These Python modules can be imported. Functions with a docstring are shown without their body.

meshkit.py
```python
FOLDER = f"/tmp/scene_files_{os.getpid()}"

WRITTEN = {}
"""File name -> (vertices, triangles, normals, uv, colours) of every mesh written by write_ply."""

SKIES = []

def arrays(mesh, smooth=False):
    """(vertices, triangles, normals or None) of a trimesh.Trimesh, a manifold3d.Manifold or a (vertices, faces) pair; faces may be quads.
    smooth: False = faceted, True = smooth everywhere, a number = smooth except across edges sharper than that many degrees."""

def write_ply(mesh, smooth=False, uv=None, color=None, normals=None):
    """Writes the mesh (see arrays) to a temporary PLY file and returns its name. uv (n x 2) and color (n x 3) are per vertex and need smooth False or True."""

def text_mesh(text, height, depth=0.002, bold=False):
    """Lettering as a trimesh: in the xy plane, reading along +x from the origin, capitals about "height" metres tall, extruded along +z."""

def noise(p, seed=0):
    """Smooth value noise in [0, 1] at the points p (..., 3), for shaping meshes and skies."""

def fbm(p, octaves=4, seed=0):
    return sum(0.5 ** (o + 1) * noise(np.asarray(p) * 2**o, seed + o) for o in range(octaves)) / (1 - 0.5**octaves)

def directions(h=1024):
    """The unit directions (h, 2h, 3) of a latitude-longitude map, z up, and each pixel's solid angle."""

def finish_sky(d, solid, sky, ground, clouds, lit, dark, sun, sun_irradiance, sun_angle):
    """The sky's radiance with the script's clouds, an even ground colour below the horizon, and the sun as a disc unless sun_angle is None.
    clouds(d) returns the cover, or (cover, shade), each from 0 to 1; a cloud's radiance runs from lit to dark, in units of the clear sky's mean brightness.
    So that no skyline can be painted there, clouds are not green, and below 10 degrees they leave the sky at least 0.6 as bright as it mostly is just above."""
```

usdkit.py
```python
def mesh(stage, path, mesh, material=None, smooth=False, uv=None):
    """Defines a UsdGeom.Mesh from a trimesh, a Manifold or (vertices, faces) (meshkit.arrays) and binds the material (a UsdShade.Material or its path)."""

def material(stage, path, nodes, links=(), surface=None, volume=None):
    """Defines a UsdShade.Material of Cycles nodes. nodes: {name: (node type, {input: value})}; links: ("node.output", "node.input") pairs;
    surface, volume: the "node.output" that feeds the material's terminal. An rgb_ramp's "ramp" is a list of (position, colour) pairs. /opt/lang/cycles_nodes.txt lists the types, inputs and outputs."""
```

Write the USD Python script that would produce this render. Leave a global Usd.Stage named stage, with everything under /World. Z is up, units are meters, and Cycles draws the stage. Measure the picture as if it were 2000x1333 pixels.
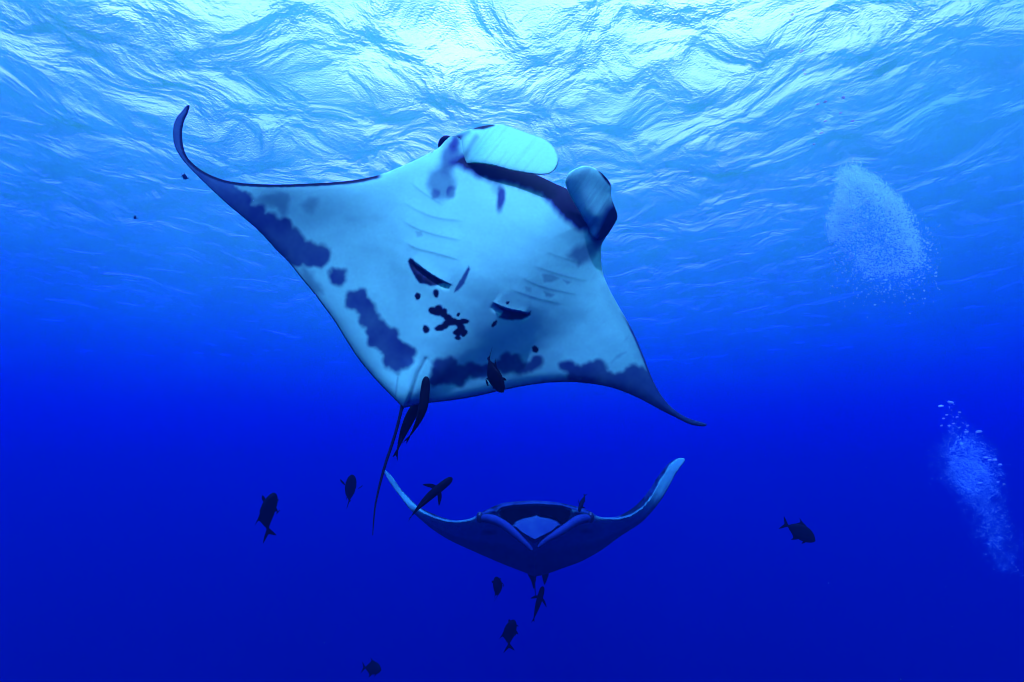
import math
import numpy as np
import trimesh
import shapely
import usdkit
import meshkit
from scipy.spatial import Delaunay, cKDTree
from scipy.interpolate import PchipInterpolator, RBFInterpolator
from pxr import Usd, UsdGeom, UsdLux, UsdShade, Gf, Sdf, Vt

stage = Usd.Stage.CreateInMemory()
UsdGeom.Xform.Define(stage, '/World')

# ------------------------------------------------------------------ camera
PITCH = 15.0
cam = UsdGeom.Camera.Define(stage, '/World/camera')
cam.CreateHorizontalApertureAttr(36.0)
cam.CreateFocalLengthAttr(18.0)
cam.AddRotateXOp().Set(90.0 + PITCH)
cam.CreateExposureAttr(2.65)

# ------------------------------------------------------------------ sky and sun
SUN = np.array([-0.03, -0.62, 1.0])
SUN /= np.linalg.norm(SUN)
EL, ROT = math.asin(SUN[2]), math.atan2(SUN[0], SUN[1])
sky = UsdLux.DomeLight.Define(stage, '/World/sky')
sky_mat = usdkit.material(stage, '/World/Looks/sky_air', {
    'sky': ('sky_texture', {'sky_type': 'single_scattering', 'sun_disc': False, 'sun_elevation': EL, 'sun_rotation': ROT}),
    'tc': ('texture_coordinate', {}),
    'cloud': ('noise_texture', {'scale': 2.2, 'detail': 5.0, 'roughness': 0.55}),
    'cover': ('map_range', {'from_min': 0.30, 'from_max': 0.66, 'clamp': True}),
    'mix': ('mix_color', {'b': (9.5, 9.8, 10.0), 'use_clamp': False}),
    'bg': ('background_shader', {'strength': 0.15})},
    [('tc.generated', 'cloud.vector'), ('cloud.fac', 'cover.value'), ('cover.result', 'mix.fac'),
     ('sky.color', 'mix.a'), ('mix.result', 'bg.color')], surface='bg.background')
UsdShade.MaterialBindingAPI.Apply(sky.GetPrim()).Bind(sky_mat)
sky.GetPrim().SetCustomDataByKey('kind', 'structure')
sun = UsdLux.DistantLight.Define(stage, '/World/sun')
sun.CreateIntensityAttr(0.8)
sun.CreateAngleAttr(1.0)
sun.CreateNormalizeAttr(True)
sun.CreateColorAttr(Gf.Vec3f(1.0, 0.96, 0.88))
_x = np.cross([0, 0, 1.0], SUN); _x /= np.linalg.norm(_x)
_y = np.cross(SUN, _x)
sun.AddTransformOp().Set(Gf.Matrix4d(*_x, 0, *_y, 0, *SUN, 0, 0, 0, 0, 1))

H = 8.0                       # the surface is this far above the camera


# ------------------------------------------------------------------ helpers
def tag(p, label=None, cat=None, group=None, kind=None):
    p = p.GetPrim() if hasattr(p, 'GetPrim') else p
    for k, v in (('label', label), ('category', cat), ('group', group), ('kind', kind)):
        if v:
            p.SetCustomDataByKey(k, v)


_used = {}
def name(n, parent='/World'):
    k = parent + '/' + n
    c = _used.get(k, 0)
    _used[k] = c + 1
    return k if c == 0 else f'{k}_{c:03d}'


cp, sp_ = math.cos(math.radians(PITCH)), math.sin(math.radians(PITCH))
RIGHT, FWD, UP = np.array([1.0, 0, 0]), np.array([0, cp, sp_]), np.array([0, -sp_, cp])


def ray(px, py):
    """direction per metre of depth for a place in the 2000 x 1333 photograph"""
    u, v = (np.asarray(px, float) - 1000) / 1000, (666.5 - np.asarray(py, float)) / 1000
    return FWD + u[..., None] * RIGHT + v[..., None] * UP


def at(px, py, depth):
    return ray(px, py) * np.asarray(depth, float)[..., None]


def lean(py):
    return (600.0 - np.asarray(py, float)) * 0.00040


def put_attr(m, key, values):
    UsdGeom.PrimvarsAPI(m).CreatePrimvar(key, Sdf.ValueTypeNames.Color3fArray, 'vertex').Set(Vt.Vec3fArray.FromNumpy(np.asarray(values, np.float32)))


def spline(pts, step):
    """a smooth closed or open curve through pts (Catmull-Rom), resampled"""
    p = np.asarray(pts, float)
    out = []
    n = len(p)
    for i in range(n - 1):
        a, b, c, d = p[max(i - 1, 0)], p[i], p[i + 1], p[min(i + 2, n - 1)]
        k = max(2, int(np.linalg.norm(c - b) / step) + 1)
        t = np.linspace(0, 1, k, endpoint=False)[:, None]
        out.append(0.5 * (2 * b + (c - a) * t + (2 * a - 5 * b + 4 * c - d) * t ** 2 + (-a + 3 * b - 3 * c + d) * t ** 3))
    return np.vstack(out + [p[-1:]])


def smooth(x, a, b):
    t = np.clip((x - a) / (b - a), 0, 1)
    return t * t * (3 - 2 * t)


def inside_dist(poly, pts):
    """signed distance to a polygon's edge, positive inside"""
    g = shapely.Polygon(poly)
    if not g.is_valid:
        g = g.buffer(0)
    p = shapely.points(pts)
    d = shapely.distance(g.boundary, p)
    return np.where(shapely.contains(g, p), d, -d)


def line_dist(line, pts):
    return shapely.distance(shapely.LineString(line), shapely.points(pts))


def fill(contour, step):
    """triangulates a closed outline with an even field of points: (points, triangles, distance to the edge)"""
    poly = shapely.Polygon(contour)
    x0, y0, x1, y1 = poly.bounds
    ys = np.arange(y0, y1, step * 0.866)
    g = np.array([(x + (k % 2) * step / 2, y) for k, y in enumerate(ys) for x in np.arange(x0, x1, step)])
    g = g + np.random.default_rng(5).uniform(-0.12, 0.12, g.shape) * step
    g = g[shapely.contains(poly, shapely.points(g))]
    tree = cKDTree(contour)
    g = g[tree.query(g)[0] > step * 0.55]
    pts = np.vstack([contour, g])
    tri = Delaunay(pts).simplices
    tri = tri[shapely.contains(poly, shapely.points(pts[tri].mean(1)))]
    a, b, c = pts[tri[:, 0]], pts[tri[:, 1]], pts[tri[:, 2]]
    area = (b[:, 0] - a[:, 0]) * (c[:, 1] - a[:, 1]) - (b[:, 1] - a[:, 1]) * (c[:, 0] - a[:, 0])
    tri = tri[np.abs(area) > 1e-6]
    area = area[np.abs(area) > 1e-6]
    tri[area < 0] = tri[area < 0][:, [0, 2, 1]]
    d = shapely.distance(shapely.LinearRing(contour), shapely.points(pts))
    return pts, tri, d


def two_sided(pts, tri, n_edge, front, back):
    """closed skin of a front and a back sheet that share the outline. front, back: depth per point"""
    v = np.vstack([at(pts[:, 0], pts[:, 1], front), at(pts[n_edge:, 0], pts[n_edge:, 1], back[n_edge:])])
    back_index = np.concatenate([np.arange(n_edge), np.arange(len(pts), len(pts) + len(pts) - n_edge)])
    return v, np.vstack([tri[:, ::-1][:, [0, 1, 2]], back_index[tri]]), back_index


def tube(path, radii, sides=10, flat=1.0, flat_axis=None):
    p = np.asarray(path, float)
    t = np.gradient(p, axis=0)
    t /= np.linalg.norm(t, axis=1, keepdims=True)
    ref = np.asarray(flat_axis if flat_axis is not None else [0, 1.0, 0.1])
    a = np.cross(t, ref); a /= np.linalg.norm(a, axis=1, keepdims=True)
    b = np.cross(a, t)
    ang = np.arange(sides) * 2 * np.pi / sides
    r = np.asarray(radii)[:, None, None]
    v = p[:, None] + r * (np.cos(ang)[None, :, None] * a[:, None] + flat * np.sin(ang)[None, :, None] * b[:, None])
    n = len(p)
    i, j = np.meshgrid(np.arange(n - 1), np.arange(sides), indexing='ij')
    q = np.stack([i * sides + j, i * sides + (j + 1) % sides, (i + 1) * sides + (j + 1) % sides, (i + 1) * sides + j], -1).reshape(-1, 4)
    f = np.vstack([q[:, [0, 1, 2]], q[:, [0, 2, 3]]])
    v = np.vstack([v.reshape(-1, 3), p[:1], p[-1:]])
    c0, c1 = n * sides, n * sides + 1
    k = np.arange(sides)
    f = np.vstack([f, np.stack([np.full(sides, c0), (k + 1) % sides, k], 1), np.stack([np.full(sides, c1), (n - 1) * sides + k, (n - 1) * sides + (k + 1) % sides], 1)])
    return v, f


def join(parts):
    """[(vertices, faces, colours)] -> one"""
    v, f, c, n = [], [], [], 0
    for a, b, col in parts:
        m = trimesh.Trimesh(a, b, process=False)
        if m.volume < 0:
            b = b[:, ::-1]
        v.append(a); f.append(b + n); c.append(np.broadcast_to(col, a.shape)); n += len(a)
    return np.vstack(v), np.vstack(f), np.vstack(c)


# ------------------------------------------------------------------ water
WATER_DENSITY = 0.30
scatter, absorb = np.array([0.0003, 0.0033, 0.0098]), np.array([0.190, 0.089, 0.0115])
w_col = scatter / WATER_DENSITY
w_abs = (1 - absorb / (WATER_DENSITY * (1 - w_col))) ** 2
haze_mat = usdkit.material(stage, '/World/Looks/sea_water', {
    'v': ('principled_volume', {'color': w_col, 'density': WATER_DENSITY, 'absorption_color': w_abs, 'anisotropy': 0.5})}, [], volume='v.volume')
box = trimesh.creation.box([500, 500, 200]); box.apply_translation([0, 0, H + 0.7 - 100])
tag(usdkit.mesh(stage, name('haze'), box, haze_mat), kind='stuff')
# paler water full of fine bubbles just under the surface
LAYER_DENSITY = 0.30
l_col = np.array([0.046, 0.285, 0.022]) / LAYER_DENSITY
layer_mat = usdkit.material(stage, '/World/Looks/bubbly_water', {
    'v': ('principled_volume', {'color': l_col, 'density': LAYER_DENSITY, 'absorption_color': (1.0, 1.0, 1.0), 'anisotropy': 0.5})}, [], volume='v.volume')
box = trimesh.creation.box([480, 480, 2.6]); box.apply_translation([0, 0, H + 0.6 - 1.3])
tag(usdkit.mesh(stage, name('haze'), box, layer_mat), kind='stuff')


def graded(n, half):
    t = np.linspace(-1, 1, n)
    return np.sign(t) * np.expm1(np.abs(t) * 4.2) / math.expm1(4.2) * half


N = 520
gx, gy = np.meshgrid(graded(N, 238), graded(N, 238), indexing='xy')
gy = np.clip(gy + 9.0, -238, 238) + np.linspace(0, 0.01, N)[:, None]
q = np.stack([gx, gy, 0 * gx], -1)
wz = 0.7 * (meshkit.fbm(q * [0.24, 0.24, 1] + [7.7, 1.3, 3.0], 4, 1) - 0.5)
i, j = np.meshgrid(np.arange(N - 1), np.arange(N - 1), indexing='ij')
sheet = (np.stack([gx, gy, H + wz], -1).reshape(-1, 3), np.stack([i * N + j, i * N + j + 1, (i + 1) * N + j + 1, (i + 1) * N + j], -1).reshape(-1, 4))
water_mat = usdkit.material(stage, '/World/Looks/water_surface', {
    'geo': ('geometry', {}),
    'n1': ('noise_texture', {'scale': 0.62, 'detail': 5.0, 'roughness': 0.44, 'distortion': 0.6}),
    'n2': ('noise_texture', {'scale': 26.0, 'detail': 2.0, 'roughness': 0.5}),
    'b2': ('bump', {'strength': 1.0, 'distance': 0.021}),
    'bp': ('bump', {'strength': 1.0, 'distance': 0.66}),
    'fr': ('fresnel', {'IOR': 1.33}),
    'tr': ('transparent_bsdf', {}), 'gl': ('glossy_bsdf', {'roughness': 0.02, 'color': (1, 1, 1)}), 'mx': ('mix_closure', {})},
    [('geo.position', 'n1.vector'), ('n1.fac', 'bp.height'), ('geo.position', 'n2.vector'), ('n2.fac', 'b2.height'), ('b2.normal', 'bp.normal'), ('bp.normal', 'fr.normal'), ('bp.normal', 'gl.normal'),
     ('fr.fac', 'mx.fac'), ('tr.BSDF', 'mx.closure1'), ('gl.BSDF', 'mx.closure2')], surface='mx.closure')
tag(usdkit.mesh(stage, name('water'), sheet, water_mat, smooth=True), kind='structure')

# ------------------------------------------------------------------ materials
skin_mat = usdkit.material(stage, '/World/Looks/ray_skin', {
    'at': ('attribute', {'attribute': 'skin'}), 'tc': ('texture_coordinate', {}),
    'n': ('noise_texture', {'scale': 38.0, 'detail': 4.0, 'roughness': 0.6}),
    'm': ('map_range', {'from_min': 0.25, 'from_max': 0.75, 'to_min': 0.94, 'to_max': 1.04}),
    'mul': ('vector_math', {'math_type': 'scale'}),
    'bp': ('bump', {'strength': 0.12, 'distance': 0.003}),
    'p': ('principled_bsdf', {'roughness': 0.6, 'specular_ior_level': 0.04})},
    [('tc.object', 'n.vector'), ('n.fac', 'm.value'), ('at.color', 'mul.vector1'), ('m.result', 'mul.scale'), ('mul.vector', 'p.base_color'),
     ('n.fac', 'bp.height'), ('bp.normal', 'p.normal')], surface='p.BSDF')
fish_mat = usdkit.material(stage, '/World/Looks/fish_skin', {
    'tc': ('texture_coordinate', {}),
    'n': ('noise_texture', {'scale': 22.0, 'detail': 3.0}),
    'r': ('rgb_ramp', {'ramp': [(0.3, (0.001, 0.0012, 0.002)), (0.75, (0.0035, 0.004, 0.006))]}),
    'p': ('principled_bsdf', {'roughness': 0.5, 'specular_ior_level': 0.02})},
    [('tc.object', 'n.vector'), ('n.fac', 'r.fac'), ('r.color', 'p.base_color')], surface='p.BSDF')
eye_mat = usdkit.material(stage, '/World/Looks/eye', {'p': ('principled_bsdf', {'base_color': (0.01, 0.01, 0.012), 'roughness': 0.12, 'specular_ior_level': 0.5})}, [], surface='p.BSDF')
bubble_mat = usdkit.material(stage, '/World/Looks/air_bubble', {
    'lw': ('layer_weight', {'blend': 0.35}), 'tr': ('transparent_bsdf', {}),
    'd': ('diffuse_bsdf', {'color': (0.85, 0.87, 0.88)}), 'gl': ('glossy_bsdf', {'roughness': 0.12, 'color': (0.95, 0.95, 0.95)}),
    'm1': ('mix_closure', {'fac': 0.5}), 'm2': ('mix_closure', {}), 'k': ('map_range', {'to_min': 0.35, 'to_max': 1.0, 'clamp': True})},
    [('d.BSDF', 'm1.closure1'), ('gl.BSDF', 'm1.closure2'), ('lw.facing', 'k.value'), ('k.result', 'm2.fac'), ('tr.BSDF', 'm2.closure1'), ('m1.closure', 'm2.closure2')], surface='m2.closure')
mist_mat = usdkit.material(stage, '/World/Looks/bubble_mist', {
    'tr': ('transparent_bsdf', {}), 'd': ('diffuse_bsdf', {'color': (0.55, 0.84, 0.82)}), 'm': ('mix_closure', {'fac': 0.4})},
    [('tr.BSDF', 'm.closure1'), ('d.BSDF', 'm.closure2')], surface='m.closure')

froth_mat = usdkit.material(stage, '/World/Looks/bubble_froth', {
    'tr': ('transparent_bsdf', {}), 'd': ('diffuse_bsdf', {'color': (0.62, 0.95, 0.92)}), 'm': ('mix_closure', {'fac': 0.42})},
    [('tr.BSDF', 'm.closure1'), ('d.BSDF', 'm.closure2')], surface='m.closure')

PALE = np.array([0.24, 0.71, 0.34])
DARK = np.array([0.003, 0.004, 0.009])
STAIN = np.array([0.007, 0.018, 0.080])
SMUDGE = np.array([0.015, 0.055, 0.085])


def skin_colour(pig, pale=None):
    """pale skin, slate blue blotches, near black where the pigment is full"""
    p = np.clip(pig, 0, 1)[:, None]
    dark = SMUDGE + (STAIN - SMUDGE) * smooth(p, 0.6, 0.85)
    dark = dark + (DARK - dark) * smooth(p, 0.945, 0.985)
    return (PALE if pale is None else pale) * (1 - p) ** 1.3 + dark * (1 - (1 - p) ** 1.3)

# ------------------------------------------------------------------ the big manta ray
lead = [(371, 208), (367, 222), (360, 237), (355.5, 261), (358.5, 288), (367.5, 309), (387, 328), (411, 342), (441, 352.5), (480, 358.5), (540, 360.6), (600, 359), (660, 355.5), (705, 350), (744, 341), (780, 327), (810, 313.5), (840, 298.5), (858, 288), (870, 275), (880, 267), (889, 265)]
brow = [(889, 265), (905, 276), (930, 296), (985, 318), (1048, 342), (1084, 359), (1105, 368), (1130, 382), (1160, 392), (1188, 398), (1201, 407), (1205.5, 421), (1203, 433), (1192, 452), (1176, 476), (1174.5, 498), (1175, 519), (1179, 540)]
right = [(1179, 540), (1191, 567), (1209, 600), (1227, 630), (1242, 660), (1257, 696), (1272, 735), (1287, 765), (1305, 789), (1326, 807), (1350, 819), (1371, 825), (1381, 829)]
trail_r = [(1381, 829), (1377, 833), (1363, 832.5), (1344, 828), (1320, 816), (1290, 801), (1245, 777), (1200, 759), (1155, 750), (1110, 746.5), (1065, 748.4), (1020, 755), (975, 764), (930, 774.5), (885, 782), (846, 786.5), (822, 789.5), (797, 795.5), (787, 798)]
trail_l = [(787, 798), (780, 790), (768, 777.5), (732, 740), (702, 704), (678, 668), (654, 629), (630, 596), (612, 572), (588, 543), (564, 513), (540, 489), (510, 456), (480, 429), (444, 399), (402, 360), (372, 330), (354, 309), (342, 288), (338, 267), (339, 246), (345, 229.5), (354, 219), (363, 208), (368, 205.5), (371, 208)]
E = 2.2
outline = np.vstack([spline(s, E)[:-1] for s in (lead, brow, right, trail_r, trail_l)])
pts, tri, dist = fill(outline, 2.3)
ne = len(outline)
X, Y = pts[:, 0], pts[:, 1]

ctrl = np.array([
    (365, 207, 4.80), (338, 262, 4.78), (370, 325, 4.62), (440, 370, 4.36), (520, 400, 4.22), (540, 362, 4.14), (660, 356, 4.06), (540, 485, 4.24), (640, 440, 4.12), (640, 600, 4.14), 
    (870, 300, 4.24), (950, 330, 4.26), (1050, 350, 4.27), (1150, 400, 4.28), (1195, 425, 4.38), (900, 450, 4.14), (1050, 500, 4.14), (1170, 520, 4.34),
    (850, 650, 4.06), (1000, 640, 4.12), (787, 797, 4.02), (900, 775, 4.10), (1020, 750, 4.18), (1120, 740, 4.24), (1150, 620, 4.27), (1200, 640, 4.38), (1215, 740, 4.42), (1255, 720, 4.52), (1300, 795, 4.70), (1380, 829, 5.02), (730, 735, 4.08)])
mid = RBFInterpolator(ctrl[:, :2], ctrl[:, 2], kernel='thin_plate_spline', smoothing=80.0)(pts) + lean(Y)

# body axis from tail to mouth: s along it, r across it
A, B = np.array([790.0, 796.0]), np.array([1052.0, 345.0])
ax = (B - A) / np.linalg.norm(B - A)
L = np.linalg.norm(B - A)
s = ((pts - A) @ ax) / L
r = (pts - A) @ np.array([-ax[1], ax[0]])
halfw = PchipInterpolator([-0.1, 0.1, 0.3, 0.5, 0.7, 0.9, 1.05], [18, 35, 90, 165, 185, 178, 165], extrapolate=True)(np.clip(s, -0.1, 1.05))
high = PchipInterpolator([-0.1, 0.05, 0.22, 0.36, 0.46, 0.58, 0.8, 0.95, 1.1], [0.0, 0.02, 0.048, 0.075, 0.112, 0.155, 0.165, 0.14, 0.10])(np.clip(s, -0.1, 1.1))
bell = np.clip(1 - (r / (halfw * 1.22)) ** 2, 0, 1)
bulge = high * bell ** 1.7
soft = smooth(np.abs(r) / halfw, 1.6, 0.4)
edge = 1 - np.exp(-dist / 11.0)
wing = 0.012 + 0.045 * np.exp(-((r / 330.0) ** 2))
belly = (wing * edge + (bulge + 0.035 * soft) * (1 - np.exp(-dist / 28.0)))

# gill slits: flaps that lift towards their rear edge
gills_l = [[(799, 353), (830, 378), (868, 402)], [(784, 392), (815, 410), (850, 424), (905, 432)], [(784, 428), (812, 445), (850, 458), (905, 470)],
           [(787, 470), (812, 484), (850, 494), (900, 508)], [(803, 506), (830, 528), (858, 546), (884, 558)]]
gills_r = [[(1064, 490), (1090, 500), (1140, 515)], [(1040, 517), (1080, 532), (1150, 550)], [(1017, 541), (1060, 560), (1135, 577)],
           [(992, 563), (1040, 580), (1100, 594)], [(962, 591), (990, 604), (1034, 612)]]
for k, g in enumerate(gills_l + gills_r):
    c = spline(g, 3)
    tr_ = cKDTree(c)
    dd, ii = tr_.query(pts)
    tang = np.gradient(c, axis=0); tang /= np.linalg.norm(tang, axis=1, keepdims=True)
    off = pts - c[ii]
    side = tang[ii, 0] * off[:, 1] - tang[ii, 1] * off[:, 0]         # > 0 below the line
    t = ii / (len(c) - 1)
    ends = smooth(t, 0.0, 0.22) * smooth(t, 1.0, 0.8)
    last = k in (4, 9)
    amp = 0.015 if last else (0.0055 if k < 5 else 0.0028)
    near = np.abs(np.sum(off * tang[ii], 1)) < 6
    belly += near * ends * amp * np.where(side < 0, np.exp(side / 14.0), np.exp(-side / (1.6 if last else 2.6)))
    if last:
        belly -= near * ends * 0.022 * np.where(side > 0, np.exp(-((side - 6) / 6.0) ** 2), 0)
# folds beside the tail
for line, amp, w in (([(831, 702), (816, 730), (797, 790)], -0.007, 4.0), ([(777, 735), (772, 776)], -0.008, 4.0), ([(800, 720), (792, 785)], 0.016, 12.0), ([(845, 720), (815, 782)], 0.008, 9.0)):
    belly += amp * np.exp(-(line_dist(line, pts) / w) ** 2) * edge
# head: jaw rim rolls back at the mouth, shallow hollows, muscle folds over the shoulders
belly -= 0.03 * smooth(dist, 46, 4) * smooth(s, 0.8, 0.95)
belly += 0.03 * np.exp(-(((X - 880) / 26) ** 2 + ((Y - 300) / 36) ** 2)) + 0.035 * np.exp(-(((X - 1186) / 20) ** 2 + ((Y - 430) / 34) ** 2))
belly += 0.010 * (meshkit.fbm(np.stack([X / 60, Y / 60, 0 * X], -1), 3, 4) - 0.5) * edge
dorsal = wing * edge + (0.75 * bulge + 0.03 * soft) * (1 - np.exp(-dist / 28.0))
front, back = mid - belly, mid + dorsal

# pigment: a dark share per point of the belly
wob = np.stack([X / 11, Y / 11, 0 * X], -1)
wpts = pts + 12.0 * np.stack([meshkit.fbm(wob * 0.5, 3, 11) - 0.5, meshkit.fbm(wob * 0.5, 3, 12) - 0.5], -1)
blot = 0.90 + 0.22 * (meshkit.fbm(wob * 0.28, 3, 13) - 0.42)
pig = np.zeros(len(pts))


def stain(poly, dark, blur, p=None, grow=0.0):
    global pig
    d = inside_dist(poly, wpts if p is None else p) + grow
    dk = dark * np.clip(blot, 0, 1.02) if 0.89 < dark < 0.93 else dark
    pig = 1 - (1 - pig) * (1 - dk * smooth(d, -blur, blur))


def dot(x, y, a, b, dark, blur=0.25, tilt=0.0, p=None):
    global pig
    c, sn = math.cos(math.radians(tilt)), math.sin(math.radians(tilt))
    q = (wpts if p is None else p) - [x, y]
    d = np.sqrt(((q[:, 0] * c + q[:, 1] * sn) / a) ** 2 + ((-q[:, 0] * sn + q[:, 1] * c) / b) ** 2)
    pig = 1 - (1 - pig) * (1 - dark * smooth(d, 1 + blur, 1 - blur))


def scallop(poly, r_=11, every=15, seed=0):
    """a blotch with rounded lobes along its edge"""
    rg = np.random.default_rng(seed)
    base = shapely.Polygon(poly).buffer(0)
    core = base.buffer(-0.75 * r_)
    core = base.buffer(-0.3 * r_) if core.area < 0.3 * base.area else core
    spots = []
    for c in getattr(core, 'geoms', [core]):
        ln, k = c.exterior.length, 0.0
        while k < ln:
            q_ = c.exterior.interpolate(k)
            spots.append(q_.buffer(rg.uniform(0.6, 1.6) * r_))
            k += rg.uniform(0.5, 2.2) * every
    g = shapely.unary_union([core.buffer(0.65 * r_)] + spots).buffer(1.5).buffer(-1.5)
    g = max(getattr(g, 'geoms', [g]), key=lambda z: z.area)
    return np.array(g.exterior.coords)


left_tip = [(300, 180), (395, 180), (420, 345), (450, 356), (484, 372), (492, 396), (528, 420), (562, 438), (573, 452), (591, 456), (600, 469), (633, 483), (645, 497), (640, 512), (628, 530), (614, 525), (588, 516), (575, 515), (540, 500), (440, 420), (300, 330)]
stain(scallop(left_tip, 11, 15, 1), 0.92, 5.5)
stain(scallop([(648, 524), (666, 524), (678, 540), (674, 555), (660, 560), (646, 550)], 8, 10, 2), 0.92, 5.5)
stain([(588, 519), (610, 535), (628, 560), (630, 577), (616, 574), (600, 552)], 0.40, 6)
stain([(490, 390), (520, 378), (545, 370), (568, 372), (566, 398), (560, 424), (550, 425), (541, 410), (520, 408), (500, 400)], 0.45, 9)
stain([(590, 400), (605, 385), (622, 384), (620, 400), (612, 415), (600, 413)], 0.34, 9)
stain(scallop([(674, 578), (686, 567), (706, 562), (713, 574), (722, 590), (736, 607), (740, 622), (765, 639), (775, 646), (776, 656), (788, 668), (806, 676), (814, 690), (804, 705), (790, 719), (779, 730), (775, 740), (768, 730), (757, 716), (749, 709), (744, 692), (724, 674), (721, 657), (709, 636), (703, 616), (688, 604), (677, 592)], 10, 13, 3), 0.92, 5.5)
stain(scallop([(846, 725), (851, 710), (864, 701), (879, 696), (888, 700), (898, 712), (930, 714), (960, 712), (980, 700), (999, 693), (1016, 694), (1020, 707), (1037, 707), (1045, 696), (1054, 698), (1062, 707), (1052, 713), (1026, 726), (999, 729), (975, 726), (954, 735), (930, 735), (913, 740), (899, 752), (882, 746), (861, 752), (850, 750), (845, 740)], 9, 12, 4), 0.92, 5.5)
stain(scallop([(1096, 714), (1102, 707), (1118, 704), (1126, 713), (1149, 713), (1156, 708), (1166, 713), (1177, 708), (1183, 722), (1197, 731), (1215, 725), (1232, 718), (1262, 718), (1420, 820), (1400, 860), (1290, 830), (1200, 790), (1150, 770), (1115, 745), (1104, 730)], 9, 12, 5), 0.92, 5.5)
stain([(1060, 742), (1110, 735), (1160, 740), (1160, 775), (1060, 760)], 0.55, 9)
stain([(1195, 708), (1205, 697), (1222, 688), (1212, 700)], 0.28, 4); stain([(1218, 668), (1224, 655), (1232, 650), (1226, 664)], 0.25, 4)
for x, y, a, b, tl in ((816, 578, 6, 6.5, 25), (852, 573, 6.5, 8, 0), (833.5, 645, 7.5, 8.5, 0), (1046, 681, 5.5, 7, -25), (964, 636, 8, 4, -48), (896, 615, 6, 3.5, -15), (992, 594, 4, 2.5, -40),
                    (846, 608, 8, 8, 0), (857, 606, 7, 9, 30), (866, 612, 7, 8, 0), (873, 621, 9, 7, 30), (858, 640, 9, 7, -15), (870, 633, 12, 8, -20), (882, 630, 11, 8, 0), (893, 634, 9, 8, 0), (905, 630, 12, 6, -15), (899, 642, 9, 7, 0), (893, 650, 9, 6, 0), (906, 650, 6, 6, 0), (894, 659, 7, 4, -15)):
    dot(x, y, a, b, 1.0, 0.22, tl)
sharp = pts + 1.6 * np.stack([meshkit.fbm(wob * 2, 2, 21) - 0.5, meshkit.fbm(wob * 2, 2, 22) - 0.5], -1)
stain([(796, 510), (801, 504), (806, 506), (811, 515), (844, 537.5), (868, 551), (884, 557.5), (866, 553), (853, 558), (841, 559), (829, 555), (820, 554), (811, 543), (802, 526)], 0.98, 1.8, sharp)
stain([(916, 519), (918, 526), (907, 554), (895, 567.5), (886, 572), (892, 558.5), (904, 539)], 0.92, 1.6, sharp)
stain([(961, 591), (990, 604.5), (1029, 612), (1037, 608), (1036, 616), (1020, 624.5), (999, 626), (984, 624), (974, 620), (983, 609)], 0.97, 1.8, sharp)
for poly, dk in (([(1059, 535), (1075, 536), (1093, 544), (1078, 551), (1063, 552)], 0.34), ([(1100, 547), (1116, 551), (1108, 556)], 0.40), ([(1026, 560), (1038, 562), (1037, 571), (1027, 570)], 0.28), ([(1063, 570), (1083, 576), (1076, 581), (1066, 579)], 0.45), ([(811, 453), (823, 453), (826, 461), (816, 463)], 0.30)):
    stain(poly, dk, 3.0, sharp)
dot(863, 358, 27, 32, 0.60, 0.35); dot(882, 377, 10, 15, 0.62, 0.35, 15); dot(850, 378, 7, 10, 0.5, 0.5); dot(880, 303, 20, 34, 0.74, 0.5, 20); dot(888, 280, 10, 17, 0.86, 0.6, 20)
dot(976, 388, 9, 25, 0.90, 0.45, 4); dot(969, 362, 9, 16, 0.35, 0.7)
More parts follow.
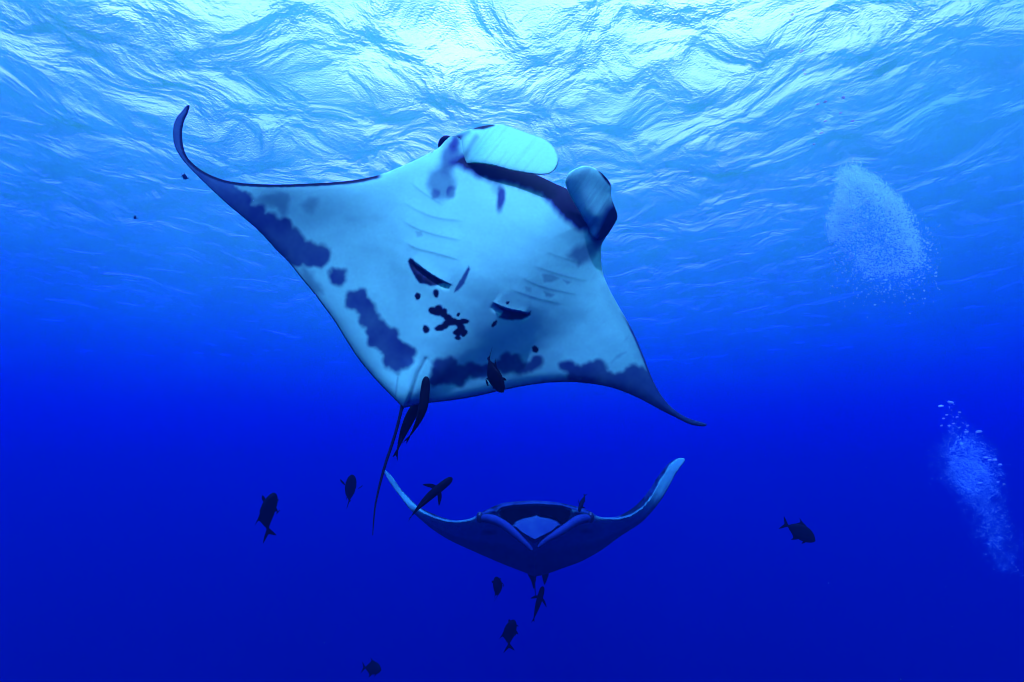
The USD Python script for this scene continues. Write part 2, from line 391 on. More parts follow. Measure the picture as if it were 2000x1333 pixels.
streak = pts + np.stack([np.zeros(len(pts)), 9 * (meshkit.fbm(np.stack([(X + 0.35 * Y) / 8, (Y - 0.35 * X) / 40, 0 * X], -1), 3, 31) - 0.5)], -1)
stain([(880, 316), (905, 300), (985, 300), (1060, 330), (1110, 350), (1160, 385), (1165, 445), (1150, 452), (1129, 450), (1101, 430), (1083, 409), (1062, 386), (1030, 371), (1000, 360), (970, 357), (940, 350), (918, 338)], 1.0, 9.0, streak)
stain([(1108, 500), (1120, 486), (1144, 476), (1168, 466), (1182, 470), (1168, 490), (1150, 511), (1129, 518)], 0.66, 9, streak)
stain([(1148, 452), (1178, 425), (1215, 400), (1215, 440), (1176, 474), (1160, 470)], 0.75, 9, streak)
# rims: dark line along the leading edges and the hem
d_lead = line_dist(spline(lead[:15], 3), pts); d_right = line_dist(spline(right[1:], 3), pts); d_hem = line_dist(np.vstack([spline(trail_r, 3), spline(trail_l, 3)]), pts)
pig = np.maximum(pig, 1.0 * smooth(d_lead, 8.5 + 3 * (meshkit.fbm(wob, 2, 40) - 0.5), 4.5) * smooth(X, 750, 735))
pig = np.maximum(pig, 0.30 * smooth(d_lead, 40, 4) * smooth(X, 740, 560))
pig = np.maximum(pig, 0.92 * smooth(d_right, 6.5, 2.5) * smooth(Y, 585, 650)); pig = np.maximum(pig, 0.22 * smooth(d_right, 26, 4))
pig = np.maximum(pig, 0.85 * smooth(d_hem, 3.2, 1.0))
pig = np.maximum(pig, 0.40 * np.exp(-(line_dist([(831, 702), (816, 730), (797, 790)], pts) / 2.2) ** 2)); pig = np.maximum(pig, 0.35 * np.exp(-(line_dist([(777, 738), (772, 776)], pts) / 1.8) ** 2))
mott = 0.93 + 0.14 * (meshkit.fbm(np.stack([X / 35, Y / 35, 0 * X], -1), 4, 50) - 0.5)
pig = np.clip(pig * (1.0 + 0.05 * (meshkit.fbm(np.stack([X / 9, Y / 9, 0 * X], -1), 3, 51) - 0.5)), 0, 1)
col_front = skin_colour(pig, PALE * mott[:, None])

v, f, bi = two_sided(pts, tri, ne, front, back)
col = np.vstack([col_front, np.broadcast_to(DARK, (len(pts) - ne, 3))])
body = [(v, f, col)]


def paddle(contour, step, depth_pts, thick, pigment, fair=1.0):
    """a fleshy lobe: outline, depth at some points, thickness; pigment(points) gives its dark share"""
    c = spline(list(contour) + [contour[0]], step)[:-1]
    p, t, d = fill(c, step)
    dp = np.array(depth_pts)
    m = RBFInterpolator(dp[:, :2], dp[:, 2], kernel='thin_plate_spline', smoothing=2.0)(p) + lean(p[:, 1])
    th = thick * (1 - np.exp(-d / 7.0))
    vv, ff, _ = two_sided(p, t, len(c), m - th, m + th)
    cf = skin_colour(pigment(p, d), PALE * fair)
    return vv, ff, np.vstack([cf, np.broadcast_to(DARK * 2, (len(p) - len(c), 3))])


def rays_of(p, ang, seed):
    a = math.radians(ang)
    u, w = p[:, 0] * math.cos(a) + p[:, 1] * math.sin(a), -p[:, 0] * math.sin(a) + p[:, 1] * math.cos(a)
    return meshkit.fbm(np.stack([u / 70, w / 4.5, 0 * u], -1), 3, seed)


fin_left = [(884, 268), (900, 259), (922, 252), (945, 246), (966, 244), (986, 244.4), (1015, 254), (1040, 263), (1062, 271), (1079.5, 285), (1088, 299), (1090.5, 314), (1085, 330), (1074, 339), (1060, 342), (1045, 341), (1000, 333.5), (961, 323.5), (930, 319), (910, 321), (893, 322), (880, 305)]
fin_left_depth = [(884, 268, 4.44), (880, 300, 4.38), (893, 322, 4.26), (905, 290, 4.24), (922, 252, 4.31), (966, 244, 4.32), (1015, 254, 4.28), (1062, 271, 4.21), (1090, 310, 4.09), (1060, 342, 3.99), (1000, 333, 4.01), (930, 319, 4.07), (970, 285, 4.13), (1030, 300, 4.10)]


def pig_left(p, d):
    x, y = p[:, 0], p[:, 1]
    w = rays_of(p, -52, 61)
    g = 0.95 * np.exp(-(((x - 890) / 13) ** 2 + ((y - 278) / 17) ** 2)) + 0.55 * np.exp(-(((x - 886) / 20) ** 2 + ((y - 305) / 22) ** 2))
    g += 0.45 * np.exp(-(line_dist([(905, 312), (918, 287), (930, 268)], p) / 6.0) ** 2) + 0.5 * np.exp(-(line_dist([(898, 268), (914, 258)], p) / 6.0) ** 2)
    g += 0.98 * smooth(inside_dist([(921, 253), (940, 240), (965, 240), (966, 246), (945, 253)], p), -2.0, 1.5)
    g += 0.11 * smooth(w, 0.45, 0.8) * smooth(x, 905, 940) * smooth(x, 1095, 1000)
    return g + 0.5 * smooth(d, 2.0, 0.5) * smooth(x, 975, 990)


body.append(paddle(fin_left, 2.4, fin_left_depth, 0.022, pig_left, 1.05))
fin_right = [(1147, 444), (1133, 417), (1120, 395), (1109, 373), (1104, 356), (1110, 340), (1125, 329.5), (1144, 324.5), (1163, 330), (1180, 343), (1193, 361), (1194, 385), (1201, 405), (1206, 421), (1203, 433), (1190, 453), (1172, 470), (1156, 460)]
fin_right_depth = [(1147, 444, 4.17), (1120, 395, 4.06), (1104, 356, 3.975), (1144, 324, 3.99), (1180, 343, 4.11), (1194, 372, 4.21), (1205, 421, 4.32), (1190, 452, 4.30), (1170, 470, 4.24), (1150, 385, 4.07), (1165, 425, 4.14)]


def pig_right(p, d):
    x, y = p[:, 0], p[:, 1]
    w = rays_of(p, -55, 62)
    g = 0.85 * smooth(inside_dist([(1160, 470), (1170, 440), (1186, 410), (1197, 398), (1215, 405), (1210, 440), (1180, 480)], p), -9, 9)
    g += 0.35 * np.exp(-(line_dist([(1150, 448), (1175, 418), (1190, 395)], p) / 8.0) ** 2)
    g += 0.9 * smooth(inside_dist([(1166, 331), (1190, 350), (1198, 366), (1190, 362), (1180, 350)], p), -2, 1.5)
    return g + 0.16 + 0.13 * smooth(w, 0.42, 0.8) + 0.4 * smooth(d, 2.0, 0.5) * smooth(x, 1160, 1175)


body.append(paddle(fin_right, 2.4, fin_right_depth, 0.02, pig_right, 1.3))
# dorsal shoulder showing behind the left side of the head
knob = trimesh.creation.icosphere(subdivisions=3, radius=1.0)
kv = np.array(knob.vertices) * [0.075, 0.10, 0.055] @ trimesh.transformations.rotation_matrix(-0.6, [0, 1, 0])[:3, :3].T
body.append((kv + at(np.array(871.0), np.array(283.0), 4.42 + lean(283)), np.array(knob.faces), DARK * 1.3))
tail_px = spline([(787, 792), (784, 801), (774, 841), (763.5, 874.5), (753, 906), (742.5, 944), (734, 982), (730, 1015), (728, 1046)], 6)
tt = np.linspace(0, 1, len(tail_px))
tv, tf = tube(at(tail_px[:, 0], tail_px[:, 1], 4.03 + lean(797) - 0.35 * tt), np.interp(tt, [0, 0.04, 0.5, 1], [0.022, 0.0125, 0.0105, 0.003]), 10)
body.append((tv, tf, DARK * 1.4))
v, f, c = join(body)
ROOT1 = at(np.array(980.0), np.array(520.0), 4.1)
manta = UsdGeom.Xform.Define(stage, name('manta_ray'))
manta.AddTranslateOp().Set(Gf.Vec3d(*ROOT1))
m = usdkit.mesh(stage, str(manta.GetPath()) + '/body', (v - ROOT1, f), skin_mat, smooth=True)
put_attr(m, 'skin', c)
tag(manta, 'huge manta ray showing its pale belly with dark blotches, both head fins spread', 'manta ray')

# ------------------------------------------------------------------ the second manta ray, coming head on
up2 = [(751, 918), (758, 923), (765.5, 931), (784.5, 957), (801, 974), (814, 987), (828.6, 996), (849.6, 1005), (870.6, 1013), (891.6, 1017), (919, 1013), (937, 1003), (956.5, 993), (982, 983), (1015, 979.3), (1046, 978), (1084, 981), (1110, 986), (1135, 992), (1156, 1001), (1166, 1008), (1181, 1011), (1205, 1009), (1228, 998), (1248, 982), (1266, 960), (1286, 930), (1303, 908), (1318, 897.5), (1329, 894.5)]
low2 = [(1329, 894.5), (1337, 896.5), (1336, 903), (1321, 924), (1308.5, 947), (1293, 974), (1273, 1000), (1250, 1023), (1211.6, 1048), (1173, 1076), (1135, 1097), (1097, 1111), (1069, 1121), (1043, 1126), (1023, 1118), (982, 1102), (931, 1080), (881, 1057), (849.6, 1038), (828.6, 1021.6), (801, 996), (784.5, 974), (767.6, 952), (754, 931), (750, 922), (751, 918)]
out2 = np.vstack([spline(up2, 1.8)[:-1], spline(low2, 1.8)[:-1]])
p2, t2, d2 = fill(out2, 1.9)
n2 = len(out2)
X2, Y2 = p2[:, 0], p2[:, 1]
D0 = 7.9
lead2 = np.array([(751, 919), (765.5, 932), (784.5, 960), (801, 979), (814, 991), (828.6, 1001.5), (849.6, 1011.5), (870.6, 1018), (891.6, 1019.5), (919, 1015), (945, 1003), (982, 990), (1046, 984), (1110, 990), (1160, 1006), (1181, 1011.5), (1206.5, 1014.5), (1232, 1008), (1255, 992.5), (1273, 969.5), (1288, 941.5), (1308.5, 909), (1324, 897.5), (1337, 897)])
low_line = np.array(sorted(low2[1:-1], key=lambda z: z[0]))
yl = np.interp(X2, lead2[:, 0], lead2[:, 1])
yb = np.interp(X2, low_line[:, 0], low_line[:, 1])
frac = (Y2 - yl) / np.maximum(yb - yl, 4.0)                  # 0 at the leading edge, 1 at the hem
span = np.abs(X2 - 1046) / 295.0
back_edge = np.interp(span, [0, 0.25, 0.5, 0.72, 0.88, 1.0], [1.9, 1.35, 0.75, 0.15, -0.18, -0.25])
sweep = 0.55 * span ** 1.3
mid2 = D0 + sweep + np.where(frac > 0, back_edge * np.clip(frac, 0, 1.05) ** 1.1, 0.55 * np.clip(-frac, 0, 1) * (0.3 + span) + np.clip(yl - Y2, 0, 12) * 0.045 * smooth(span, 0.3, 0.5))
core = np.exp(-(span / 0.42) ** 2)
bell2 = (0.045 + 0.36 * core) * (1 - np.exp(-d2 / (5.0 + 12 * core))) * np.clip(1.0 - 0.35 * np.clip(frac, 0, 1), 0, 1)
front2 = mid2 - bell2
# gape
gape = [(975, 1000), (980, 994), (1002, 988.5), (1046, 986.5), (1097, 989.5), (1114, 997), (1115, 1006), (1110, 1018), (1099, 1029), (1080, 1042), (1044, 1060), (1023, 1050), (1000, 1031), (984, 1019), (976, 1008)]
dg = inside_dist(gape, p2)
front2 = front2 + 0.55 * smooth(dg, -1.5, 7.0)
jaw = [(997, 1029), (1005, 1018), (1020, 1011), (1040, 1007), (1048, 1004), (1056, 1008), (1075, 1011), (1090, 1017), (1099, 1027), (1080, 1043), (1044, 1061), (1018, 1046)]
dj = inside_dist(jaw, p2)
jaw_depth = D0 - 0.40 - 0.45 * np.clip((Y2 - 1004) / 56, 0, 1) - 0.05 * np.exp(-((X2 - 1046) / 30) ** 2)
front2 = front2 + (jaw_depth - front2) * smooth(dj, -1.0, 5.0)
front2 += 0.004 * (meshkit.fbm(np.stack([X2 / 9, Y2 / 9, 0 * X2], -1), 3, 8) - 0.5)
# lips and brow ridge
front2 -= 0.05 * np.exp(-((dg + 4) / 3.0) ** 2) * smooth(Y2, 1040, 1000)
# folds of the gill basket on the belly
front2 += 0.03 * np.exp(-(line_dist([(940, 1050), (1000, 1085), (1044, 1096), (1100, 1082), (1150, 1050)], p2) / 7.0) ** 2)
back2 = np.maximum(front2, mid2) + 0.05 + (0.10 + 0.45 * core) * (1 - np.exp(-d2 / 9.0))
v, f, bi = two_sided(p2, t2, n2, front2, back2)
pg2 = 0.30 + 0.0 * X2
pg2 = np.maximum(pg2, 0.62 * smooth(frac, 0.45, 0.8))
pg2 = np.maximum(pg2, 0.97 * smooth(yl - Y2, 0.5, 3.0))                                   # dorsal side
pg2 = np.maximum(pg2, 0.98 * smooth(dg, -2.5, 3.0)); pg2 = np.where(dj > -0.5, 0.885 + 0.04 * smooth(Y2, 1012, 1040), pg2)
pg2 = np.maximum(pg2, 0.92 * smooth(dg, -10, -5) * smooth(Y2, 1004, 994) * smooth(dg, -3.0, -4.5))
pg2 = np.maximum(pg2, 0.85 * np.exp(-(((X2 - 955) / 20) ** 2 + ((Y2 - 1041) / 8) ** 2))); pg2 = np.maximum(pg2, 0.80 * np.exp(-(((X2 - 1145) / 18) ** 2 + ((Y2 - 1038) / 8) ** 2)))
pg2 = np.maximum(pg2, 0.95 * np.exp(-(((X2 - 965) / 18) ** 2 + ((Y2 - 1001) / 6) ** 2))); pg2 = np.maximum(pg2, 0.95 * np.exp(-(((X2 - 1130) / 18) ** 2 + ((Y2 - 1003) / 6) ** 2)))
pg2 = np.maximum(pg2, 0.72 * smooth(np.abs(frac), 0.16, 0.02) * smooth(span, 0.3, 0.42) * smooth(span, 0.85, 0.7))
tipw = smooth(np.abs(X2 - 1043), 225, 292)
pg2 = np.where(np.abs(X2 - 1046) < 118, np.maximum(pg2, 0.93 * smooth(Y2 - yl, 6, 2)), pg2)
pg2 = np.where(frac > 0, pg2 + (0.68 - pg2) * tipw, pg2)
pg2 = pg2 + 0.12 * (meshkit.fbm(np.stack([X2 / 14, Y2 / 14, 0 * X2], -1), 3, 77) - 0.5)
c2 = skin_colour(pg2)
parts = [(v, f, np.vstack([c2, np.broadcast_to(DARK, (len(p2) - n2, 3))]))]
for side_pts in ([(941, 1010), (962, 1012), (985, 1023), (1006, 1040), (1026, 1058), (1040, 1073)], [(1153, 1010), (1130, 1013), (1108, 1027), (1086, 1041), (1066, 1052), (1050, 1066)]):
    sp = spline(side_pts, 3)
    tt = np.linspace(0, 1, len(sp))
    path = at(sp[:, 0], sp[:, 1] + 3, np.interp(tt, [0, 0.25, 1], [D0 - 0.22, D0 - 0.48, D0 - 0.80]))
    tv, tf = tube(path, np.interp(tt, [0, 0.15, 0.6, 0.92, 1], [0.06, 0.085, 0.07, 0.045, 0.02]), 16, 0.8, [0, 0.4, 1.0])
    parts.append((tv, tf, np.array([0.015, 0.03, 0.09])))
tailp = at(np.array([1046.0, 1045, 1044, 1045, 1046]), np.array([1112.0, 1126, 1140, 1152, 1163]), np.array([9.75, 9.95, 10.1, 10.3, 10.5]))
parts.append((*tube(tailp, [0.05, 0.03, 0.015, 0.01, 0.006], 8), DARK * 1.5))
for xs in ((1036, 1038.5, 1041, 1042.5), (1065, 1065, 1064, 1063.5)):          # pelvic fins
    n_ = 1150 if xs[0] < 1050 else 1142
    yy = np.array([1114.0, 1124, 1134, n_])
    parts.append((*tube(at(np.array(xs, float), yy, np.array([9.7, 9.8, 9.85, 9.9])), [0.075, 0.065, 0.038, 0.008], 8, 0.5), DARK * 1.5))
v, f, c = join(parts)
ROOT2 = at(np.array(1046.0), np.array(1030.0), D0)
manta2 = UsdGeom.Xform.Define(stage, name('manta_ray'))
manta2.AddTranslateOp().Set(Gf.Vec3d(*ROOT2))
m = usdkit.mesh(stage, str(manta2.GetPath()) + '/body', (v - ROOT2, f), skin_mat, smooth=True)
put_attr(m, 'skin', c)
for k, (ex, ey) in enumerate(((937, 1011), (1153.5, 1011))):
    e = trimesh.creation.icosphere(subdivisions=3, radius=0.065)
    e.apply_scale([0.8, 1.0, 1.25])
    e.apply_translation(at(np.array(float(ex)), np.array(float(ey)), D0 - 0.27) - ROOT2)
    usdkit.mesh(stage, name('eye', str(manta2.GetPath())), e, eye_mat, smooth=True)
tag(manta2, 'smaller manta ray gliding head on below the big one, mouth open and wings raised', 'manta ray')


# ------------------------------------------------------------------ fish
def plate(poly, thick, plane='xz', shift=(0, 0, 0)):
    """a fin: flat outline with some thickness that thins towards the rim"""
    c = spline(list(poly) + [poly[0]], 0.012)[:-1]
    g = shapely.Polygon(c).buffer(0)
    g = max(getattr(g, 'geoms', [g]), key=lambda z: z.area)
    c = np.array(g.segmentize(0.015).exterior.coords)[:-1]
    p, t, d = fill(c, 0.016)
    th = thick * (0.25 + 0.75 * (1 - np.exp(-d / 0.02)))
    th[:len(c)] = 0
    n = len(c)
    a = np.stack([p[:, 0], th, p[:, 1]], 1); b = np.stack([p[n:, 0], -th[n:], p[n:, 1]], 1)
    bi_ = np.concatenate([np.arange(n), np.arange(len(p), len(p) + len(p) - n)])
    return np.vstack([a, b]) + shift, np.vstack([t[:, ::-1], bi_[t]])


def loft(xs, hh, hw, zc, n=18, rows=34):
    x = np.linspace(xs[0], xs[-1], rows) if xs[0] < xs[-1] else np.linspace(xs[-1], xs[0], rows)
    o = np.argsort(xs)
    h_, w_, z_ = (np.interp(x, np.array(xs)[o], np.array(k)[o]) for k in (hh, hw, zc))
    ker = np.array([1, 2, 1]) / 4
    h_[1:-1], w_[1:-1] = np.convolve(h_, ker, 'valid'), np.convolve(w_, ker, 'valid')
    a = np.arange(n) * 2 * np.pi / n
    v = np.stack([np.repeat(x[:, None], n, 1), w_[:, None] * np.cos(a), z_[:, None] + h_[:, None] * np.sin(a)], -1).reshape(-1, 3)
    i, j = np.meshgrid(np.arange(rows - 1), np.arange(n), indexing='ij')
    q = np.stack([i * n + j, i * n + (j + 1) % n, (i + 1) * n + (j + 1) % n, (i + 1) * n + j], -1).reshape(-1, 4)
    f = np.vstack([q[:, [0, 1, 2]], q[:, [0, 2, 3]]])
    v = np.vstack([v, [[x[0], 0, z_[0]], [x[-1], 0, z_[-1]]]])
    k = np.arange(n)
    return v, np.vstack([f, np.stack([np.full(n, rows * n), (k + 1) % n, k], 1), np.stack([np.full(n, rows * n + 1), (rows - 1) * n + k, (rows - 1) * n + (k + 1) % n], 1)])


def jack():
    """deep-bodied dark fish with sickle fins and a forked tail; one metre long, nose at +x"""
    b = [loft([0.5, 0.47, 0.40, 0.28, 0.12, -0.05, -0.18, -0.27, -0.32], [0.006, 0.055, 0.115, 0.170, 0.195, 0.165, 0.10, 0.04, 0.028],
              [0.006, 0.035, 0.062, 0.082, 0.085, 0.07, 0.042, 0.02, 0.014], [-0.045, -0.04, -0.025, -0.01, 0, 0, 0, 0, 0])]
    b.append(plate([(-0.30, 0.02), (-0.36, 0.07), (-0.42, 0.12), (-0.50, 0.17), (-0.45, 0.07), (-0.415, 0.0), (-0.45, -0.07), (-0.50, -0.17), (-0.42, -0.12), (-0.36, -0.07), (-0.30, -0.02)], 0.008))
    b.append(plate([(0.16, 0.18), (0.10, 0.21), (0.02, 0.235), (-0.10, 0.30), (-0.05, 0.22), (-0.12, 0.15), (-0.25, 0.06), (-0.24, 0.02), (0.1, 0.12)], 0.007))
    b.append(plate([(0.10, -0.17), (0.02, -0.23), (-0.09, -0.28), (-0.06, -0.21), (-0.14, -0.13), (-0.25, -0.06), (-0.22, -0.02), (0.05, -0.1)], 0.007))
    b.append(plate([(0.30, -0.15), (0.26, -0.21), (0.20, -0.25), (0.22, -0.17), (0.24, -0.12)], 0.006))
    for sgn in (-1, 1):
        v, f = plate([(0.26, -0.03), (0.20, -0.01), (0.10, -0.05), (0.0, -0.12), (0.12, -0.11), (0.22, -0.07)], 0.005)
        v = v @ trimesh.transformations.rotation_matrix(sgn * 0.35, [0, 0, 1])[:3, :3].T + [0.02, -sgn * 0.0, 0]
        v[:, 1] += sgn * 0.10
        b.append((v, f))
    return b


def remora(spread=True):
    """long slim sucker fish, flat head, spread breast fins"""
    b = [loft([0.5, 0.48, 0.42, 0.30, 0.15, 0.0, -0.15, -0.28, -0.38, -0.42], [0.008, 0.022, 0.038, 0.055, 0.066, 0.066, 0.052, 0.032, 0.016, 0.013],
              [0.02, 0.045, 0.062, 0.070, 0.072, 0.066, 0.05, 0.03, 0.014, 0.01], [0.012, 0.01, 0.008, 0.0, 0, 0, 0, 0, 0, 0])]
    b.append(plate([(-0.40, 0.012), (-0.44, 0.045), (-0.53, 0.085), (-0.485, 0.0), (-0.53, -0.085), (-0.44, -0.045), (-0.40, -0.012)], 0.006))
    b.append(plate([(-0.02, 0.06), (-0.07, 0.105), (-0.15, 0.085), (-0.30, 0.05), (-0.33, 0.02), (-0.1, 0.03)], 0.005))
    b.append(plate([(-0.02, -0.06), (-0.07, -0.105), (-0.15, -0.085), (-0.30, -0.05), (-0.33, -0.02), (-0.1, -0.03)], 0.005))
    disc = trimesh.creation.icosphere(subdivisions=2, radius=1.0)
    b.append((np.array(disc.vertices) * [0.105, 0.042, 0.016] + [0.37, 0, 0.042], np.array(disc.faces)))
    for sgn in ((-1, 1) if spread else ()):
        v, f = plate([(0.22, 0.04), (0.17, 0.13), (0.10, 0.19), (0.03, 0.225), (0.07, 0.15), (0.11, 0.09), (0.13, 0.04)], 0.005)
        v = v[:, [0, 2, 1]] * [1, sgn, 1]
        if sgn > 0:
            f = f[:, ::-1]
        b.append((v, f))
    return b


KINDS = {'jack': jack(), 'remora': remora(), 'remora_folded': remora(False)}
for k, bits in KINDS.items():
    a, b, _ = join([(x, y, np.zeros(3)) for x, y in bits])
    KINDS[k] = (a, b)


def fish(kind, obj, head, tail, roll, label, cat, group=None, bend=0.0, fat=1.0, wide=1.0):
    """head, tail: (px, py, depth) of the snout and of the tail's end. roll 0: side view, 90: seen from above, -90: from below"""
    h, t = at(np.array(float(head[0])), np.array(float(head[1])), head[2]), at(np.array(float(tail[0])), np.array(float(tail[1])), tail[2])
    ln = np.linalg.norm(h - t)
    fx = (h - t) / ln
    c = (h + t) / 2
    to_cam = -c / np.linalg.norm(c)
    s0 = to_cam - fx * (to_cam @ fx); s0 /= np.linalg.norm(s0)
    d0 = np.cross(s0, fx)
    rr = math.radians(roll)
    dz = math.cos(rr) * d0 + math.sin(rr) * s0
    dy = np.cross(dz, fx)
    v, f = KINDS[kind]
    v = v.copy()
    v[:, 1] = v[:, 1] * wide + bend * np.clip(0.15 - v[:, 0], 0, 1) ** 2 * 2.2
    v[:, 2] *= fat
    v *= ln
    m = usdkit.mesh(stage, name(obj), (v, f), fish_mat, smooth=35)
    m.AddTransformOp().Set(Gf.Matrix4d(*fx, 0, *dy, 0, *dz, 0, *c, 1))
    tag(m, label, cat, group)


fish('jack', 'black_fish', (985, 764, 3.61), (936, 694, 3.77), 52, 'black fish hanging nose down against the pale belly of the big manta', 'fish', bend=0.3, fat=1.1, wide=1.25)
fish('remora_folded', 'remora', (833, 736, 3.66), (821, 864, 3.54), 70, 'remora hanging head up over the tail root of the big manta', 'remora', bend=0.25, wide=1.05)
fish('remora_folded', 'remora', (828, 766, 4.20), (762, 888, 3.98), 60, 'remora half hidden behind the hem of the big manta, alongside its tail', 'remora', bend=-0.1, wide=1.1, fat=1.0)
fish('remora', 'remora', (883, 934, 5.6), (793, 1006, 5.5), -80, 'remora with both breast fins spread above the left wing of the smaller manta', 'remora', bend=0.1, wide=1.05)
fish('jack', 'black_fish', (687, 930, 7.5), (681, 987, 7.8), 72, 'small slim dark fish swimming upward just left of the manta tail', 'fish', fat=0.8, wide=1.5)
fish('jack', 'black_fish', (532, 965, 5.6), (511, 1040, 5.8), 50, 'dark fish swimming upward alone at lower left, forked tail hanging down', 'fish', bend=-0.25, wide=1.3, fat=0.9)
fish('jack', 'black_fish', (1594, 1054, 6.0), (1526, 1021, 6.2), 8, 'dark fish with sickle fins swimming alone to the right of the smaller manta', 'fish', fat=1.25)
fish('jack', 'black_fish', (966, 1130, 8.2), (983, 1172, 8.4), 40, 'small dark fish just left below the tail of the smaller manta', 'fish', bend=0.3, wide=1.2)
fish('remora', 'remora', (1061, 1146, 8.4), (1041, 1214, 8.3), 65, 'remora rising head up straight under the tail of the smaller manta', 'remora', wide=1.25, fat=1.1)
fish('jack', 'black_fish', (1000, 1212, 8.4), (990, 1262, 8.6), 30, 'dark fish heading upward, lowest of those under the smaller manta', 'fish', bend=-0.2, wide=1.3)
fish('jack', 'black_fish', (745, 1306, 7.6), (706, 1304, 7.7), 5, 'dark deep bodied fish facing right at the bottom edge, left of centre', 'fish', fat=1.25)
fish('jack', 'black_fish', (365, 348, 8.0), (354, 342, 8.1), 20, 'tiny dark fish under the raised left wing tip of the big manta', 'fish', wide=1.4)
fish('jack', 'black_fish', (265.5, 426.5, 9.5), (261.5, 423.2, 9.6), 20, 'faint far fish in open water left of the big manta', 'fish', wide=1.4)
fish('remora', 'remora', (1130, 1000, 7.62), (1143, 966, 7.8), 40, 'small remora sticking up from the brow of the smaller manta', 'remora', wide=1.6, fat=1.5)

# ------------------------------------------------------------------ bubbles
ball = trimesh.creation.icosphere(subdivisions=2, radius=1.0)
bv, bf = np.array(ball.vertices), np.array(ball.faces)
rng = np.random.default_rng(17)
first = {}


def bubble(px, py, depth, r_px, label, group):
    path = name('bubble')
    x = UsdGeom.Xform.Define(stage, path)
    p = at(np.array(float(px)), np.array(float(py)), depth)
    x.AddTranslateOp().Set(Gf.Vec3d(*p))
    x.AddRotateXYZOp().Set(Gf.Vec3f(float(rng.uniform(-18, 18)), float(rng.uniform(-18, 18)), float(rng.uniform(0, 360))))
    k = r_px * depth / 1000
    x.AddScaleOp().Set(Gf.Vec3f(float(k * rng.uniform(0.9, 1.25)), float(k * rng.uniform(0.85, 1.1)), float(k * 0.62)))
    if 'b' not in first:
        cap = bv.copy()
        cap[:, 2] = np.where(cap[:, 2] < 0, cap[:, 2] * 0.55, cap[:, 2]) + 0.12 * np.sin(3 * cap[:, 0]) * cap[:, 1]
        usdkit.mesh(stage, path + '/skin', (cap, bf), bubble_mat, smooth=True)
        first['b'] = path
    else:
        x.GetPrim().GetReferences().AddInternalReference(first['b'])
        x.GetPrim().SetInstanceable(True)
    tag(x, label, 'bubble', group)


UPPER = [('one of two tiny bubbles just under the top edge, right of centre', 'bubble pair at the top edge', [(1547, 29, 3.2), (1543, 39, 2.2)]),
         ('bubble touching another one against the bright surface, second pair from the top edge', 'second bubble pair', [(1565.5, 100, 3.4), (1563, 103, 2.0)]),
         ('faint tiny bubble of the third pair below the top edge', 'third bubble pair', [(1569, 137, 2.0), (1572, 145, 2.0)]),
         ('small bubble in the loose swarm just above the dome shaped bubble cloud', 'loose swarm of bubbles', [(1597, 204, 3.6), (1612, 199, 3.0), (1647, 191, 3.6), (1642, 221, 2.6), (1612, 237, 2.6), (1665, 237, 3.4), (1604.5, 260, 3.2), (1590, 282, 2.4)])]
LOWER = [('left one of the two big bright bubbles topping the lower bubble trail', None, [(1838, 794, 4.4)]),
         ('topmost big bright bubble of the lower bubble trail', None, [(1857, 787, 4.4)]),
         ('widest bright bubble, on the right shoulder of the lower bubble trail', None, [(1912, 844, 5.0)]),
         ('bright bubble just left of the widest one on the lower bubble trail', None, [(1888, 844, 3.4)]),
         ('tiny bubble in the loose column at the head of the lower bubble trail', 'small bubbles heading the trail', [(1849, 811, 2.6), (1843, 818, 2.4), (1869, 815, 2.2), (1874, 806, 2.4), (1839, 832, 2.6), (1854, 832, 2.6), (1862, 828, 2.2), (1890, 832, 2.6)]),
         ('small bright bubble in the row along the right side of the lower bubble trail', 'row of bubbles right of the trail', [(1926, 894, 3.2), (1933, 899, 2.8), (1943, 899, 3.4), (1953, 908, 3.0)]),
         ('small bubble embedded in the dense middle of the lower bubble trail', 'bubbles inside the trail', [(1915, 944, 3.2), (1908, 920, 2.6), (1949, 942, 2.0), (1961, 946, 2.0)])]
for depth, sets in ((8.5, UPPER), (7.5, LOWER)):
    for label, group, spots in sets:
        for px, py, rp in spots:
            bubble(px, py, depth, rp, label, group)


def cloud(points, radii, path, label, look=None):
    radii = radii * np.where(rng.uniform(size=len(radii)) < 0.03, 2.2, 1.0)
    pi = UsdGeom.PointInstancer.Define(stage, path)
    small = trimesh.creation.icosphere(subdivisions=1, radius=1.0)
    pr = usdkit.mesh(stage, path + '/grain', (np.array(small.vertices), np.array(small.faces)), look or mist_mat, smooth=True)
    pi.CreatePrototypesRel().SetTargets([pr.GetPath()])
    pi.CreateProtoIndicesAttr(Vt.IntArray.FromNumpy(np.zeros(len(points), np.int32)))
    pi.CreatePositionsAttr(Vt.Vec3fArray.FromNumpy(points.astype(np.float32)))
    pi.CreateScalesAttr(Vt.Vec3fArray.FromNumpy(np.repeat(radii[:, None], 3, 1).astype(np.float32)))
    tag(pi, label, 'bubbles', kind='stuff')


def sample(n, x0, x1, y0, y1, density):
    got = []
    while len(got) < n:
        p = rng.uniform((x0, y0), (x1, y1), (4000, 2))
        got += list(p[rng.uniform(size=len(p)) < density(p)])
    return np.array(got[:n])


dome_shape = [(1640, 335), (1656, 322), (1668, 320), (1690, 336), (1718, 352), (1745, 374), (1768, 402), (1782, 436), (1797, 470), (1805, 500), (1800, 520), (1770, 540), (1700, 545), (1640, 500), (1622, 470), (1617, 445), (1628, 400), (1636, 365)]


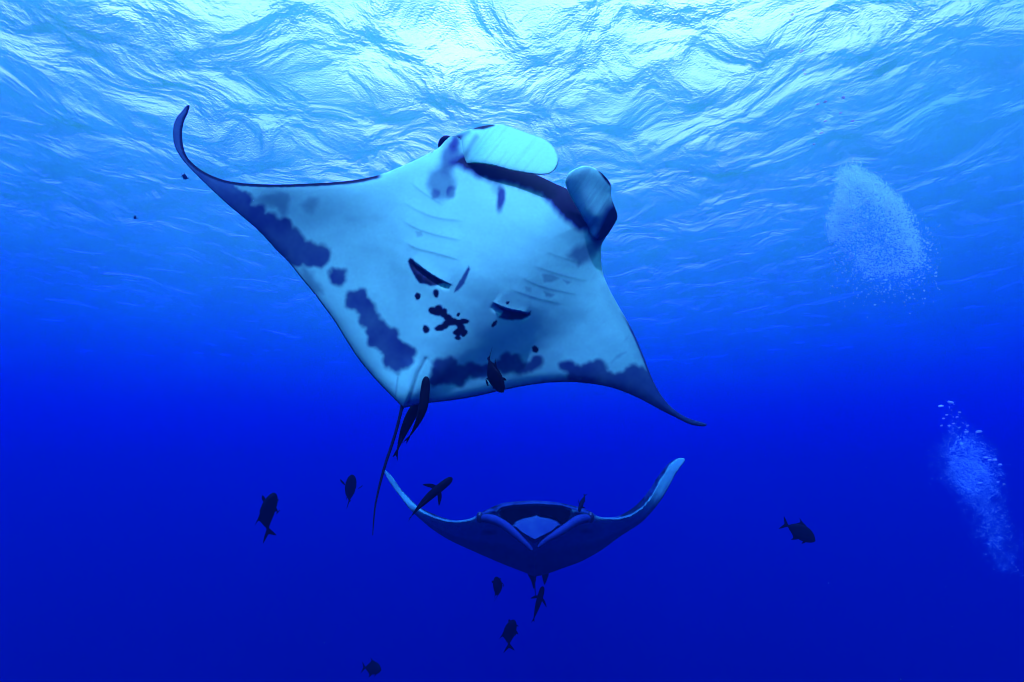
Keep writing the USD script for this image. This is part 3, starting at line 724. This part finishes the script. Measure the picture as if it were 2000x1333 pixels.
def dome_density(p):
    d = inside_dist(dome_shape, p + 10 * (meshkit.noise(np.stack([p[:, 0] / 14, p[:, 1] / 14, 0 * p[:, 0]], -1), 3)[:, None] - 0.5))
    low = smooth(p[:, 1], 430, 560)
    rim = smooth(d, -10, 20) * (np.exp(-np.clip(d - 6, 0, 99) / 24.0) * (1 - 0.75 * smooth(p[:, 1], 400, 520)))
    clump = 0.55 + 0.9 * meshkit.fbm(np.stack([p[:, 0] / 22, p[:, 1] / 22, 0 * p[:, 0]], -1), 3, 5)
    left = 1 - 0.9 * smooth(p[:, 1], 455, 490) * smooth(p[:, 0], 1700, 1660)
    spill = 0.10 * np.exp(-(((p[:, 0] - 1730) / 70) ** 2 + ((p[:, 1] - 500) / 55) ** 2))
    return np.clip(rim * clump * left + spill, 0, 1)


pp = sample(24000, 1590, 1840, 290, 640, dome_density)
pp += rng.normal(0, 3.5, pp.shape)
dz = 6.4 + rng.normal(0, 0.22, len(pp))
cloud(at(pp[:, 0], pp[:, 1], dz), rng.lognormal(math.log(0.0034), 0.45, len(pp)), name('bubble_plume'), 'pale dome shaped cloud of fine bubbles in open water right of the big manta', froth_mat)


def low_density(p):
    x, y = p[:, 0], p[:, 1]
    cx = np.interp(y, [800, 880, 950, 1000, 1060, 1120], [1860, 1885, 1905, 1925, 1950, 1968])
    hw = np.interp(y, [800, 840, 870, 900, 950, 1000, 1060, 1120], [14, 30, 46, 56, 52, 42, 42, 30])
    k = np.interp(y, [800, 845, 875, 910, 955, 975, 1010, 1060, 1110, 1125], [0.04, 0.18, 0.75, 1.0, 0.8, 0.42, 0.30, 0.26, 0.14, 0.0])
    u = (x - cx) / hw + 0.5 * (meshkit.noise(np.stack([x / 20, y / 20, 0 * x], -1), 9) - 0.5)
    clump = 0.5 + meshkit.fbm(np.stack([x / 20, y / 20, 0 * x], -1), 3, 6)
    return np.clip(k * np.exp(-(np.abs(u) / 0.72) ** 2.6) * clump, 0, 1)


pp = sample(16000, 1790, 2040, 780, 1150, low_density)
pp += rng.normal(0, 3.5, pp.shape)
dz = 8.5 + rng.normal(0, 0.25, len(pp))
cloud(at(pp[:, 0], pp[:, 1], dz), rng.lognormal(math.log(0.0021), 0.45, len(pp)), name('bubble_plume'), 'slanting trail of fine bubbles by the right edge of the picture')

# drifting specks of plankton
sx = np.stack([rng.uniform(-100, 2100, 70), rng.uniform(-60, 1400, 70)], -1)
cloud(at(sx[:, 0], sx[:, 1], rng.uniform(2.5, 7.0, 70)), rng.lognormal(math.log(0.0017), 0.4, 70), name('plankton'), 'pale specks drifting through the open water')
